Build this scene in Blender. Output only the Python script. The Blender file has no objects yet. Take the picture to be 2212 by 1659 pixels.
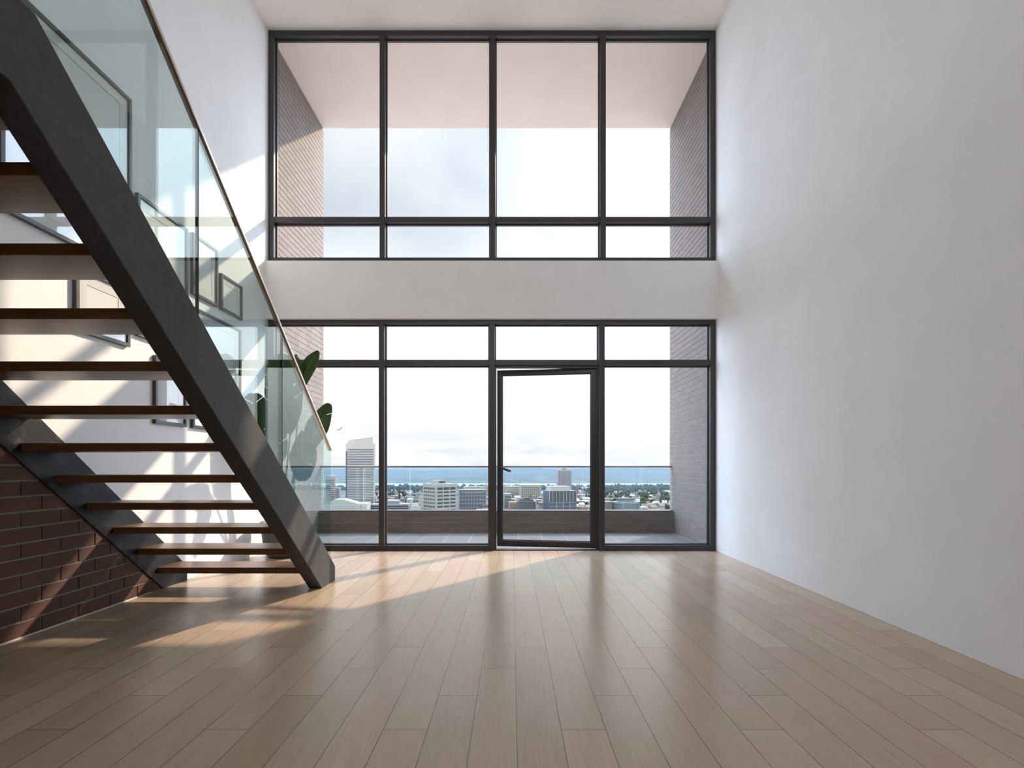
import bpy, bmesh, math, random
from mathutils import Vector, Matrix, noise as mnoise
random.seed(7)
S = bpy.context.scene
COL = S.collection
F = 1106.0                     # focal length in pixels of the 2212 px frame (18 mm on 36 mm)
EYE = 1.082
R = math.radians

def P(px, py, D):              # point at distance D seen at a pixel
    return Vector(((px-1106)*D/F, D, EYE+(1006-py)*D/F))

# ------------------------------------------------------------------ materials
def new_mat(name):
    m = bpy.data.materials.new(name); m.use_nodes = True
    nt = m.node_tree; b = nt.nodes['Principled BSDF']
    return m, nt, b
def lk(nt, a, b): nt.links.new(a, b)
def nd(nt, t, **kw):
    n = nt.nodes.new(t)
    for k, v in kw.items():
        setattr(n, k, v)
    return n
def mth(nt, op, a, b=None, c=None, clamp=False):
    n = nt.nodes.new('ShaderNodeMath'); n.operation = op; n.use_clamp = clamp
    for i, v in enumerate((a, b, c)):
        if v is None: continue
        if isinstance(v, (int, float)): n.inputs[i].default_value = v
        else: nt.links.new(v, n.inputs[i])
    return n.outputs[0]
def ramp(nt, fac, stops):
    r = nt.nodes.new('ShaderNodeValToRGB'); nt.links.new(fac, r.inputs[0])
    e = r.color_ramp.elements
    while len(e) < len(stops): e.new(0.5)
    for i, (p, c) in enumerate(stops):
        e[i].position = p
        e[i].color = (c, c, c, 1) if isinstance(c, (int, float)) else (*c, 1)
    return r.outputs[0]
def mixc(nt, fac, a, b, mode='MIX'):
    n = nt.nodes.new('ShaderNodeMix'); n.data_type = 'RGBA'; n.blend_type = mode
    for s, v in ((n.inputs[0], fac), (n.inputs[6], a), (n.inputs[7], b)):
        if isinstance(v, (int, float)): s.default_value = v
        elif isinstance(v, tuple): s.default_value = (*v, 1)
        else: nt.links.new(v, s)
    return n.outputs[2]
def coords(nt, scale=(1,1,1), loc=(0,0,0)):
    tc = nt.nodes.new('ShaderNodeTexCoord'); mp = nt.nodes.new('ShaderNodeMapping')
    mp.inputs['Scale'].default_value = scale; mp.inputs['Location'].default_value = loc
    nt.links.new(tc.outputs['Object'], mp.inputs[0]); return mp.outputs[0]
def noise(nt, vec, scale, detail=4, rough=.5, dist=0):
    n = nt.nodes.new('ShaderNodeTexNoise'); n.inputs['Scale'].default_value = scale
    n.inputs['Detail'].default_value = detail; n.inputs['Roughness'].default_value = rough
    n.inputs['Distortion'].default_value = dist
    nt.links.new(vec, n.inputs['Vector']); return n.outputs['Fac']
def bump(nt, b, h, strength=.3, dist=.01):
    n = nt.nodes.new('ShaderNodeBump'); n.inputs['Strength'].default_value = strength
    n.inputs['Distance'].default_value = dist; nt.links.new(h, n.inputs['Height'])
    nt.links.new(n.outputs[0], b.inputs['Normal']); return n
def setb(b, color=None, rough=None, metal=None, spec=None):
    if color is not None: b.inputs['Base Color'].default_value = (*color, 1)
    if rough is not None: b.inputs['Roughness'].default_value = rough
    if metal is not None: b.inputs['Metallic'].default_value = metal
    if spec is not None: b.inputs['Specular IOR Level'].default_value = spec
def plain(name, color, rough=.6, metal=0, var=.0, vs=6, spec=.5):
    m, nt, b = new_mat(name); setb(b, color, rough, metal, spec)
    if var:
        v = coords(nt); f = noise(nt, v, vs, 5)
        c = ramp(nt, f, [(.3, tuple(x*(1-var) for x in color)), (.7, tuple(min(1, x*(1+var)) for x in color))])
        lk(nt, c, b.inputs['Base Color'])
    return m

def m_plaster(name, color, bs=.25):
    m, nt, b = new_mat(name); setb(b, color, .72, 0, .3)
    v = coords(nt)
    f1 = noise(nt, v, 2.2, 6, .6); f2 = noise(nt, v, 14, 5, .65, .6)
    c = ramp(nt, f1, [(.3, tuple(x*.965 for x in color)), (.7, tuple(min(1, x*1.02) for x in color))])
    lk(nt, c, b.inputs['Base Color'])
    h = mth(nt, 'ADD', mth(nt, 'MULTIPLY', f1, .8), mth(nt, 'MULTIPLY', f2, .35))
    bump(nt, b, h, bs, .012)
    return m
M = {}
M['wall'] = m_plaster('white_plaster', (.885, .885, .885))
M['ceil'] = m_plaster('ceiling_plaster', (.92, .90, .88), .12)
M['soffit'] = m_plaster('soffit_plaster', (.92, .85, .82), .12)

def m_floor():
    m, nt, b = new_mat('oak_planks'); setb(b, rough=.3)
    tc = nt.nodes.new('ShaderNodeTexCoord'); sp = nt.nodes.new('ShaderNodeSeparateXYZ')
    lk(nt, tc.outputs['Object'], sp.inputs[0])
    X, Y = sp.outputs[0], sp.outputs[1]
    u = mth(nt, 'DIVIDE', mth(nt, 'SUBTRACT', X, .0194), .1827)
    cidx = mth(nt, 'FLOOR', u); fu = mth(nt, 'FRACT', u)
    v = mth(nt, 'DIVIDE', mth(nt, 'SUBTRACT', mth(nt, 'SUBTRACT', Y, 4.305), mth(nt, 'MULTIPLY', cidx, .3151)), 1.2605)
    ridx = mth(nt, 'FLOOR', v); fv = mth(nt, 'FRACT', v)
    cb = nt.nodes.new('ShaderNodeCombineXYZ'); lk(nt, cidx, cb.inputs[0]); lk(nt, ridx, cb.inputs[1])
    wn = nt.nodes.new('ShaderNodeTexWhiteNoise'); wn.noise_dimensions = '2D'; lk(nt, cb.outputs[0], wn.inputs['Vector'])
    rnd = wn.outputs['Value']
    # seams
    du = mth(nt, 'MULTIPLY', mth(nt, 'MINIMUM', fu, mth(nt, 'SUBTRACT', 1, fu)), .1827)
    dv = mth(nt, 'MULTIPLY', mth(nt, 'MINIMUM', fv, mth(nt, 'SUBTRACT', 1, fv)), 1.2605)
    dm = mth(nt, 'MINIMUM', du, dv)
    seam = ramp(nt, mth(nt, 'MULTIPLY', dm, 100), [(.11, 0.0), (.20, 1.0)])
    # grain
    off = mth(nt, 'MULTIPLY', rnd, 40)
    gv = nt.nodes.new('ShaderNodeCombineXYZ')
    lk(nt, mth(nt, 'ADD', mth(nt, 'MULTIPLY', X, 9.0), off), gv.inputs[0])
    lk(nt, mth(nt, 'ADD', mth(nt, 'MULTIPLY', Y, 1.1), off), gv.inputs[1])
    g1 = noise(nt, gv.outputs[0], 1.0, 3, .5, 1.2)
    rings = mth(nt, 'FRACT', mth(nt, 'MULTIPLY', g1, 9))
    rings = ramp(nt, rings, [(0.0, 0.0), (.5, 1.0), (1.0, 0.0)])
    gv2 = nt.nodes.new('ShaderNodeCombineXYZ')
    lk(nt, mth(nt, 'ADD', mth(nt, 'MULTIPLY', X, 160), off), gv2.inputs[0])
    lk(nt, mth(nt, 'MULTIPLY', Y, 4), gv2.inputs[1])
    g2 = noise(nt, gv2.outputs[0], 1.0, 3, .6)
    base = ramp(nt, rnd, [(0.0, (.47, .345, .240)), (.35, (.52, .405, .285)), (.6, (.52, .365, .275)), (.8, (.57, .455, .325)), (1.0, (.50, .385, .265))])
    patch = noise(nt, gv.outputs[0], .7, 2)
    ringm = mth(nt, 'MULTIPLY', rings, ramp(nt, patch, [(.42, 0.0), (.62, 1.0)]))
    dark = mixc(nt, 1.0, base, (.72, .68, .66), 'MULTIPLY')
    c1 = mixc(nt, mth(nt, 'MULTIPLY', ringm, .40), base, dark)
    c2 = mixc(nt, mth(nt, 'MULTIPLY', ramp(nt, g2, [(.35, 1.0), (.65, 0.0)]), .42), c1, dark)
    c3 = mixc(nt, seam, (.10, .065, .045), c2)
    lk(nt, c3, b.inputs['Base Color'])
    rg = mth(nt, 'ADD', .20, mth(nt, 'MULTIPLY', g2, .10)); lk(nt, rg, b.inputs['Roughness'])
    h = mth(nt, 'ADD', mth(nt, 'MULTIPLY', seam, 1.0), mth(nt, 'MULTIPLY', g2, .05))
    bump(nt, b, h, .35, .0015)
    return m
M['floor'] = m_floor()

def m_wood(name, dark, light, rough=.33):
    m, nt, b = new_mat(name); setb(b, rough=rough)
    v = coords(nt, (1.3, 14, 14)); f = noise(nt, v, 1.6, 5, .55, 1.0)
    v2 = coords(nt, (3, 90, 90)); f2 = noise(nt, v2, 1.0, 3)
    c = ramp(nt, f, [(.3, dark), (.7, light)])
    c = mixc(nt, mth(nt, 'MULTIPLY', f2, .5), c, tuple(x*.55 for x in dark))
    lk(nt, c, b.inputs['Base Color'])
    bump(nt, b, f2, .12, .002)
    return m
M['tread'] = m_wood('walnut', (.120, .054, .020), (.215, .102, .040))

def m_steel(name, base, rough=.5, metal=.0, worn=.0, spec=.5):
    m, nt, b = new_mat(name); setb(b, base, rough, metal, spec)
    v = coords(nt)
    f = noise(nt, v, 5, 7, .6); pits = noise(nt, v, 120, 3, .55); where = noise(nt, v, 4, 3)
    wear = noise(nt, coords(nt, (1, 1, 1), (3, 1, 7)), 7, 8, .7)
    c = ramp(nt, f, [(.3, tuple(x*.8 for x in base)), (.7, tuple(x*1.25 for x in base))])
    pm = mth(nt, 'MULTIPLY', ramp(nt, pits, [(.635, 0.0), (.67, 1.0)]), ramp(nt, where, [(.42, 0.0), (.58, 1.0)]))
    mot = noise(nt, v, 32, 6, .7)
    c = mixc(nt, ramp(nt, mot, [(.36, .55), (.60, 0.0)]), c, tuple(x*.55 for x in base))
    c = mixc(nt, pm, c, (.006, .006, .006))
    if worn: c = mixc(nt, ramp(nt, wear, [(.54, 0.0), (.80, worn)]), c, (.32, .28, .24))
    lk(nt, c, b.inputs['Base Color'])
    rr = mth(nt, 'ADD', rough-.12, mth(nt, 'MULTIPLY', f, .25)); lk(nt, rr, b.inputs['Roughness'])
    h = mth(nt, 'SUBTRACT', mth(nt, 'MULTIPLY', f, .4), pm)
    bump(nt, b, h, .3, .002)
    return m
M['steel'] = m_steel('blackened_steel', (.062, .062, .065), .62, spec=.3)
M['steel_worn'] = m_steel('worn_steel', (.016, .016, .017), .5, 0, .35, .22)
M['frame'] = plain('dark_grey_aluminium', (.040, .038, .039), .42, 0, .06, 3)
M['bead'] = plain('grey_glazing_bead', (.075, .075, .078), .35, .2)
M['door'] = plain('black_aluminium', (.030, .029, .030), .38, 0)
M['rubber'] = plain('black_gasket', (.01, .01, .01), .6)
M['hinge'] = plain('black_hinge_metal', (.02, .02, .02), .4)
M['handle'] = plain('dark_bronze_metal', (.10, .085, .075), .3, .8)
M['rail'] = plain('brushed_steel', (.62, .57, .52), .28, 1)
M['rail2'] = plain('railing_steel', (.45, .44, .43), .3, 1)
M['pframe'] = plain('black_picture_frame', (.045, .045, .047), .35, 0, .2, 20)
M['mat'] = plain('white_mat_board', (.78, .78, .77), .8)
M['paper'] = plain('white_paper', (.84, .84, .83), .7)
M['line'] = plain('grey_line', (.10, .10, .10), .8)
M['mortar'] = plain('grey_mortar', (.28, .27, .235), .9, 0, .15, 30)
M['mortar_b'] = plain('pale_mortar', (.40, .39, .375), .9, 0, .1, 30)
M['trim'] = plain('pale_trim', (.75, .73, .70), .5)
M['pot'] = plain('dark_clay_pot', (.075, .075, .078), .5, 0, .1, 20)
M['soil'] = plain('dark_soil', (.03, .02, .015), .95, 0, .4, 60)

def m_brick(name, cols, rough=.75, bs=.3):
    m, nt, b = new_mat(name); setb(b, rough=rough, spec=.3)
    g = nt.nodes.new('ShaderNodeNewGeometry')
    c = ramp(nt, g.outputs['Random Per Island'], cols)
    v = coords(nt); f = noise(nt, v, 22, 6, .65); f2 = noise(nt, v, 90, 3)
    c = mixc(nt, mth(nt, 'MULTIPLY', f, .45), c, tuple(x*.6 for x in cols[0][1]))
    lk(nt, c, b.inputs['Base Color'])
    bump(nt, b, mth(nt, 'ADD', f, mth(nt, 'MULTIPLY', f2, .4)), bs, .004)
    return m
M['brick_in'] = m_brick('dark_red_brick', [(0, (.115, .058, .045)), (.5, (.13, .065, .05)), (1, (.095, .054, .046))])
M['brick_out'] = m_brick('grey_brown_brick', [(0, (.195, .158, .138)), (.4, (.225, .178, .155)), (.7, (.24, .182, .158)), (1, (.188, .160, .144))])

def m_glass(name, tint, refl=1.0, rough=0.0, ior=1.5):
    m = bpy.data.materials.new(name); m.use_nodes = True; nt = m.node_tree; nt.nodes.clear()
    o = nd(nt, 'ShaderNodeOutputMaterial'); mx = nd(nt, 'ShaderNodeMixShader')
    t = nd(nt, 'ShaderNodeBsdfTransparent'); t.inputs[0].default_value = (*tint, 1)
    g = nd(nt, 'ShaderNodeBsdfGlossy'); g.inputs['Roughness'].default_value = rough
    g.inputs[0].default_value = (.95, 1, 1, 1)
    fr = nd(nt, 'ShaderNodeFresnel'); fr.inputs[0].default_value = ior
    # the same reflectance whichever side of the sheet is struck
    geo = nd(nt, 'ShaderNodeNewGeometry')
    lw = nd(nt, 'ShaderNodeLayerWeight'); lw.inputs[0].default_value = .5
    f5 = mth(nt, 'POWER', lw.outputs['Facing'], 3.2)
    f = mth(nt, 'ADD', .04*refl, mth(nt, 'MULTIPLY', f5, .9*refl), clamp=True)
    lk(nt, f, mx.inputs[0]); lk(nt, t.outputs[0], mx.inputs[1]); lk(nt, g.outputs[0], mx.inputs[2])
    lk(nt, mx.outputs[0], o.inputs[0])
    return m
M['glass'] = m_glass('clear_window_glass', (.985, .99, .99), .55)
M['glass_stair'] = m_glass('greenish_balustrade_glass', (.80, .865, .855), .55)
M['glass_rail'] = m_glass('bluish_railing_glass', (.90, .95, .97), .5)
M['glass_pic'] = m_glass('picture_glass', (.98, .98, .98), .6, .02)
M['glass_edge'] = plain('dark_glass_edge', (.006, .012, .010), .2)
M['glass_edge_l'] = plain('pale_glass_edge', (.55, .68, .66), .2)

def m_tiles():
    m, nt, b = new_mat('balcony_tiles'); setb(b, rough=.45)
    v = coords(nt, (1, 1, 1), (-.097+.36*10, .1, 0))
    br = nd(nt, 'ShaderNodeTexBrick'); br.offset = 0.0
    lk(nt, v, br.inputs['Vector'])
    for k, q in (('Scale', 1), ('Mortar Size', .004), ('Brick Width', .36), ('Row Height', .72)): br.inputs[k].default_value = q
    br.inputs['Color1'].default_value = (.12, .117, .118, 1); br.inputs['Color2'].default_value = (.145, .14, .14, 1)
    br.inputs['Mortar'].default_value = (.36, .35, .34, 1)
    lk(nt, br.outputs['Color'], b.inputs['Base Color'])
    return m
M['tiles'] = m_tiles()

def m_leaf():
    m, nt, b = new_mat('plant_leaf'); setb(b, (.05, .13, .025), .38)
    v = coords(nt); f = noise(nt, v, 5, 4)
    c = ramp(nt, f, [(.3, (.020, .060, .014)), (.7, (.050, .115, .022))]); lk(nt, c, b.inputs['Base Color'])
    tr = nd(nt, 'ShaderNodeBsdfTranslucent'); tr.inputs[0].default_value = (.10, .20, .03, 1)
    mx = nd(nt, 'ShaderNodeMixShader'); mx.inputs[0].default_value = .22
    lk(nt, b.outputs[0], mx.inputs[1]); lk(nt, tr.outputs[0], mx.inputs[2])
    lk(nt, mx.outputs[0], nt.nodes['Material Output'].inputs[0])
    return m
M['leaf'] = m_leaf()
M['stem'] = plain('plant_stem', (.12, .20, .06), .45)

# ------------------------------------------------------------------ mesh helpers
class MB:
    def __init__(s): s.bm = bmesh.new()
    def box(s, x0, x1, y0, y1, z0, z1, mi=0):
        vs = [s.bm.verts.new((x, y, z)) for z in (z0, z1) for y in (y0, y1) for x in (x0, x1)]
        for q in ((0,2,3,1),(4,5,7,6),(0,1,5,4),(2,6,7,3),(0,4,6,2),(1,3,7,5)):
            f = s.bm.faces.new([vs[i] for i in q]); f.material_index = mi
        return s
    def prism(s, poly, axis, a, b, mi=0):
        # poly: list of 2D points; axis 'x': (y,z); 'y': (x,z); 'z': (x,y)
        def pt(p, t):
            return {'x': (t, p[0], p[1]), 'y': (p[0], t, p[1]), 'z': (p[0], p[1], t)}[axis]
        A = [s.bm.verts.new(pt(p, a)) for p in poly]; B = [s.bm.verts.new(pt(p, b)) for p in poly]
        n = len(poly)
        fs = [s.bm.faces.new(A), s.bm.faces.new(B[::-1])]
        for i in range(n): fs.append(s.bm.faces.new((A[i], B[i], B[(i+1) % n], A[(i+1) % n])))
        for f in fs: f.material_index = mi
        return s
    def lathe(s, prof, c, n=48):
        rings = []
        for r, z in prof:
            rings.append([s.bm.verts.new((c[0]+r*math.cos(2*math.pi*i/n), c[1]+r*math.sin(2*math.pi*i/n), c[2]+z)) for i in range(n)])
        for a, b in zip(rings, rings[1:]):
            for i in range(n): s.bm.faces.new((a[i], a[(i+1) % n], b[(i+1) % n], b[i]))
        s.bm.faces.new(rings[0][::-1]); s.bm.faces.new(rings[-1])
        return s
    def tube(s, pts, rads, n=10, sq=None):
        rings = []; pts = [Vector(p) for p in pts]
        for i, p in enumerate(pts):
            d = (pts[min(i+1, len(pts)-1)]-pts[max(i-1, 0)]).normalized()
            a = d.cross(Vector((0, 1, 0.01))).normalized(); b = d.cross(a)
            r = rads[i] if isinstance(rads, (list, tuple)) else rads
            rings.append([s.bm.verts.new(p+(a*math.cos(2*math.pi*k/n)+b*math.sin(2*math.pi*k/n))*r) for k in range(n)])
        for a, b in zip(rings, rings[1:]):
            for i in range(n): s.bm.faces.new((a[i], a[(i+1) % n], b[(i+1) % n], b[i]))
        s.bm.faces.new(rings[0][::-1]); s.bm.faces.new(rings[-1])
        return s
    def build(s, name, mat, parent=None, bevel=0, smooth=False, kind=None, mats=None, world=True):
        bmesh.ops.recalc_face_normals(s.bm, faces=s.bm.faces[:])
        me = bpy.data.meshes.new(name); s.bm.to_mesh(me); s.bm.free()
        for mm in (mats or [mat]): me.materials.append(mm)
        if smooth:
            for p in me.polygons: p.use_smooth = True
        o = bpy.data.objects.new(name, me); COL.objects.link(o)
        if parent is not None:
            o.parent = parent
            if world: o.matrix_parent_inverse = parent.matrix_world.inverted()
        if bevel:
            bv = o.modifiers.new('bevel', 'BEVEL'); bv.width = bevel; bv.segments = 2; bv.limit_method = 'ANGLE'
        if kind: o['kind'] = kind
        return o
def tag(o, label, cat, group=None, kind=None):
    if label: o['label'] = label
    if cat: o['category'] = cat
    if group: o['group'] = group
    if kind: o['kind'] = kind
    return o
def empty(name, loc=(0,0,0), rz=0, kind=None):
    o = bpy.data.objects.new(name, None); COL.objects.link(o)
    o.location = loc; o.rotation_euler = (0, 0, rz); o.empty_display_size = .1
    o.matrix_world = Matrix.Translation(loc) @ Matrix.Rotation(rz, 4, 'Z')
    if kind: o['kind'] = kind
    return o
def copy_tree(o, parent=None):
    c = o.copy(); COL.objects.link(c)
    if parent: c.parent = parent
    for ch in list(o.children): copy_tree(ch, c)
    return c

# ------------------------------------------------------------------ room shell
XL, XR, YB, YF, ZC = -3.10, 2.588, -3.6, 6.506, 6.617
SP0, SP1 = 2.937, 3.662
fl = MB().box(XL-.3, XR+.3, YB-.3, 6.62, -.2, 0).build('floor', M['floor'], kind='structure')
ce = MB().box(XL-.3, XR+.3, YB-.3, 6.66, ZC, ZC+.3).build('ceiling', M['ceil'], kind='structure')
MB().box(XL-.3, XL, YB-.3, 6.62, 0, ZC).build('wall_left', M['wall'], kind='structure')
MB().box(XR, XR+.3, YB-.3, 6.62, 0, ZC).build('wall_right', M['wall'], kind='structure')
MB().box(XL, XR, 6.44, 6.62, SP0, SP1).build('wall_front', M['wall'], kind='structure')
b = MB(); b.box(XL, XR, YB-.3, YB, 0, 3.6); b.box(XL, XR, YB-.3, YB, 6.25, ZC)
b.box(XL, -2.85, YB-.3, YB, 3.6, 6.25); b.box(2.35, XR, YB-.3, YB, 3.6, 6.25)
b.build('wall_back', M['wall'], kind='structure')
W3 = empty('fill_window', (-.25, YB, 3.6), kind='structure')  # unseen window added behind the camera to let in fill light
m = MB(); y0, y1 = YB-.2, YB-.1
m.box(-2.85, 2.35, y0, y1, 3.6, 3.67); m.box(-2.85, 2.35, y0, y1, 6.18, 6.25)
for x in (-2.85, -1.14, .57, 2.28): m.box(x, x+.07, y0, y1, 3.67, 6.18)
m.build('frame', M['frame'], W3)
MB().box(-2.84, 2.34, YB-.155, YB-.147, 3.61, 6.24).build('glass_pane', M['glass'], W3)

# ------------------------------------------------------------------ glazing
def zx(y): return EYE+(1006-y)/170.0
def xx(x): return (x-1106)/170.0
Y0, Y1, YG = 6.506, 6.606, 6.588       # front face, back face, glass
def member(par, name, x0, x1, z0, z1, dy=0):
    return MB().box(x0, x1, Y0+dy, Y1, z0, z1).build(name, M['frame'], par, bevel=.003)
def pane(par, x0, x1, z0, z1):
    # bead ring and the sheet of glass it holds
    w = .016; y0, y1 = 6.571, 6.600
    g = MB().box(x0+.004, x1-.004, YG-.004, YG+.004, z0+.004, z1-.004).build('glass_pane', M['glass'], par)
    m = MB(); m.box(x0, x0+w, y0, y1, z0, z1); m.box(x1-w, x1, y0, y1, z0, z1)
    m.box(x0+w, x1-w, y0, y1, z0, z0+w); m.box(x0+w, x1-w, y0, y1, z1-w, z1)
    m.build('glazing_bead', M['bead'], g)
MW = .069
W1 = empty('window_1', (-.25, Y0, SP1), kind='structure')
L, Rr = XL+.005, XR-.002
zt, zb = ZC-.001, SP1
member(W1, 'frame', L, L+.0655, zb, zt); member(W1, 'frame', Rr-.0655, Rr, zb, zt)
member(W1, 'frame', L+.0655, Rr-.0655, zt-MW, zt, .0006); member(W1, 'frame', L+.0655, Rr-.0655, zb, zb+.067, .0006)
mu = [xx(825.5), xx(1064.3), xx(1302.4)]
for x in mu: member(W1, 'mullion', x-.034, x+.034, zb+.067, zt-MW)
tr0, tr1 = zx(479.5), zx(467.6)
cells = [(L+.0655, mu[0]-.034), (mu[0]+.034, mu[1]-.034), (mu[1]+.034, mu[2]-.034), (mu[2]+.034, Rr-.0655)]
for c in cells:
    member(W1, 'transom', c[0], c[1], tr0, tr1, .006)
    pane(W1, c[0], c[1], tr1, zt-MW); pane(W1, c[0], c[1], zb+.067, tr0)

W2 = empty('window_2', (-.25, Y0, 0), kind='structure')
zt2 = zx(688.0)
member(W2, 'frame', L, L+.0655, 0, zt2); member(W2, 'frame', Rr-.0655, Rr, 0, zt2)
member(W2, 'frame', L+.0655, Rr-.0655, zt2-.066, zt2, .0006)
m2 = [xx(823.9), xx(1062.5), xx(1299.8)]
for x in m2: member(W2, 'mullion', x-.035, x+.035, 0, zt2-.066)
t20, t21 = zx(788.8), zx(777.4)
zs = .068
cells = [(L+.0655, m2[0]-.035), (m2[0]+.035, m2[1]-.035), (m2[1]+.035, m2[2]-.035), (m2[2]+.035, Rr-.0655)]
for i, c in enumerate(cells):
    member(W2, 'transom', c[0], c[1], t20, t21, .006)
    pane(W2, c[0], c[1], t21, zt2-.066)
    if i != 2:
        member(W2, 'sill', c[0], c[1], 0, zs, .0006); pane(W2, c[0], c[1], zs, t20)

# door standing ajar in the third bay
DX0, DX1 = cells[2]
D1 = empty('door_1', (.5, Y0, 0), kind='structure')
def dm(n, x0, x1, z0, z1, y0=6.545, y1=6.60): MB().box(x0, x1, y0, y1, z0, z1).build(n, M['door'], D1, bevel=.002)
dm('door_frame', DX0, DX0+.022, 0, t20); dm('door_frame', DX1-.026, DX1, 0, t20)
dm('door_frame', DX0+.022, DX1-.026, t20-.028, t20)
MB().box(DX0+.022, DX1-.026, 6.512, 6.60, 0, .014).build('threshold', M['bead'], D1, bevel=.002)
hx, hy, ang, DW = 1.081, 6.585, R(-8.0), 1.29      # hinge line on the right, leaf swings out
leafE = empty('door_leaf', (hx, hy, 0), 0)
leafE.parent = D1; leafE.matrix_parent_inverse = D1.matrix_world.inverted()
leafE.rotation_euler = (0, 0, ang); leafE.matrix_world = Matrix.Translation((hx, hy, 0)) @ Matrix.Rotation(ang, 4, 'Z')
zt3, zb3, dt = 2.341, .019, .055
def lp(name, mat, mb, bevel=0):
    o = mb.build(name, mat, None, bevel=bevel); o.parent = leafE; return o
for n, x0, x1, z0, z1 in (('stile', -DW, -DW+.062, zb3, zt3), ('stile', -.064, 0, zb3, zt3),
                          ('rail', -DW+.062, -.064, zt3-.064, zt3), ('rail', -DW+.062, -.064, zb3, zb3+.075)):
    lp(n, M['door'], MB().box(x0, x1, 0, dt, z0, z1), .002)
lp('glass_pane', M['glass'], MB().box(-DW+.06, -.062, .036, .042, zb3+.073, zt3-.062))
m = MB(); gx0, gx1, gz0, gz1, w = -DW+.062, -.064, zb3+.075, zt3-.064, .012
m.box(gx0, gx0+w, .028, .036, gz0, gz1); m.box(gx1-w, gx1, .028, .036, gz0, gz1)
m.box(gx0+w, gx1-w, .028, .036, gz0, gz0+w); m.box(gx0+w, gx1-w, .028, .036, gz1-w, gz1)
lp('glazing_bead', M['bead'], m)
lp('lock_plate', M['hinge'], MB().box(-DW+.012, -DW+.044, -.006, 0, .93, 1.13), .002)
def lever(side):
    s = -1 if side == 0 else 1
    y = 0 if side == 0 else dt
    m = MB(); m.tube([(-DW+.028, y, 1.065), (-DW+.028, y+s*.05, 1.065)], .009, 12)
    a = R(-22); p0 = Vector((-DW+.018, y+s*.05, 1.070)); d = Vector((math.cos(a), 0, math.sin(a))); n = Vector((-d.z, 0, d.x))
    q = [p0-n*.011, p0+n*.011, p0+d*.165+n*.011, p0+d*.165-n*.011]
    A = [m.bm.verts.new(v+Vector((0, -.006, 0))) for v in q]; B = [m.bm.verts.new(v+Vector((0, .006, 0))) for v in q]
    m.bm.faces.new(A); m.bm.faces.new(B[::-1])
    for i in range(4): m.bm.faces.new((A[i], B[i], B[(i+1) % 4], A[(i+1) % 4]))
    return lp('door_handle', M['handle'], m, .002)
lever(0); lever(1)
for z in (2.07, 1.13, .42):
    MB().tube([(1.088, 6.575, z-.05), (1.088, 6.575, z+.05)], .008, 12).build('hinge', M['hinge'], D1)

# ------------------------------------------------------------------ balcony
BL, BR, BY, BZ = -3.165, 2.65, 8.60, 6.75
MB().box(BL-.3, BR+.3, 6.606, BY, -.25, -.012).build('balcony_floor', M['tiles'], kind='structure')
MB().box(BL-.3, BR+.3, 6.606, BY, BZ, BZ+.35).build('balcony_soffit', M['soffit'], kind='structure')
MB().box(BL-.3, BR+.3, 6.60, 6.606, ZC, BZ).build('trim_2', M['soffit'], kind='structure')
def brick_field(mb, axis, plane, sgn, u0, u1, z0, z1, bl, bh, mort, proud, u_off=0, row0=0, mv=None):
    mv = mort if mv is None else mv
    nrow = int(math.ceil((z1-z0)/bh))
    for r in range(nrow):
        za, zbb = z0+r*bh+mort/2, min(z0+(r+1)*bh-mort/2, z1)
        if zbb-za < .01: continue
        off = u_off + (bl/2 if (r+row0) % 2 else 0)
        k = math.floor((u0-off)/bl)
        while off+k*bl < u1:
            a, c = max(off+k*bl+mv/2, u0), min(off+(k+1)*bl-mv/2, u1); k += 1
            if c-a < .01: continue
            if axis == 'x':
                p0, p1 = sorted((plane, plane+sgn*proud)); mb.box(p0, p1, a, c, za, zbb)
            else:
                p0, p1 = sorted((plane, plane+sgn*proud)); mb.box(a, c, p0, p1, za, zbb)
    return mb
for nm, pl, sg in (('balcony_wall_left', BL, 1), ('balcony_wall_right', BR, -1)):
    e = empty(nm, (pl, 7.6, 0), kind='structure')
    x0, x1 = (pl-.25, pl-.008) if sg > 0 else (pl+.008, pl+.25)
    MB().box(x0, x1, 6.6, BY, -.012, BZ).build('mortar', M['mortar_b'], e)
    brick_field(MB(), 'x', pl-sg*.03, sg, 6.6, BY, -.025, BZ, .245, .0845, .011, .03, mv=.004).build('brickwork', M['brick_out'], e)
e = empty('balcony_parapet', (0, 8.5, 0), kind='structure')
MB().box(BL, BR, 8.408, BY, -.012, .335).build('mortar', M['mortar_b'], e)
brick_field(MB(), 'y', 8.43, -1, BL, BR, -.025, .335, .245, .0845, .011, .03, mv=.004).build('brickwork', M['brick_out'], e)
MB().box(BL, BR, 8.395, BY+.01, .335, .345).build('coping', M['bead'], e)

gr = empty('glass_railing', (0, 8.5, .345))
tag(gr, 'frameless bluish glass railing with steel top rail on the balcony parapet', 'railing')
def px8(x, D=8.5): return (x-1106)*D/F
jt = [BL+.03, px8(784.7), px8(885.6), px8(1118.8), px8(1258), BR-.035]
for a, c in zip(jt, jt[1:]):
    g = MB().box(a+.006, c-.006, 8.494, 8.506, .345, 1.055).build('glass_panel', M['glass_rail'], gr)
    MB().box(a+.004, a+.006, 8.493, 8.507, .345, 1.055).build('panel_edge', M['glass_edge_l'], g)
MB().box(BL+.001, BR-.001, 8.48, 8.52, 1.051, 1.081).build('handrail', M['rail2'], gr, bevel=.004)

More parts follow.
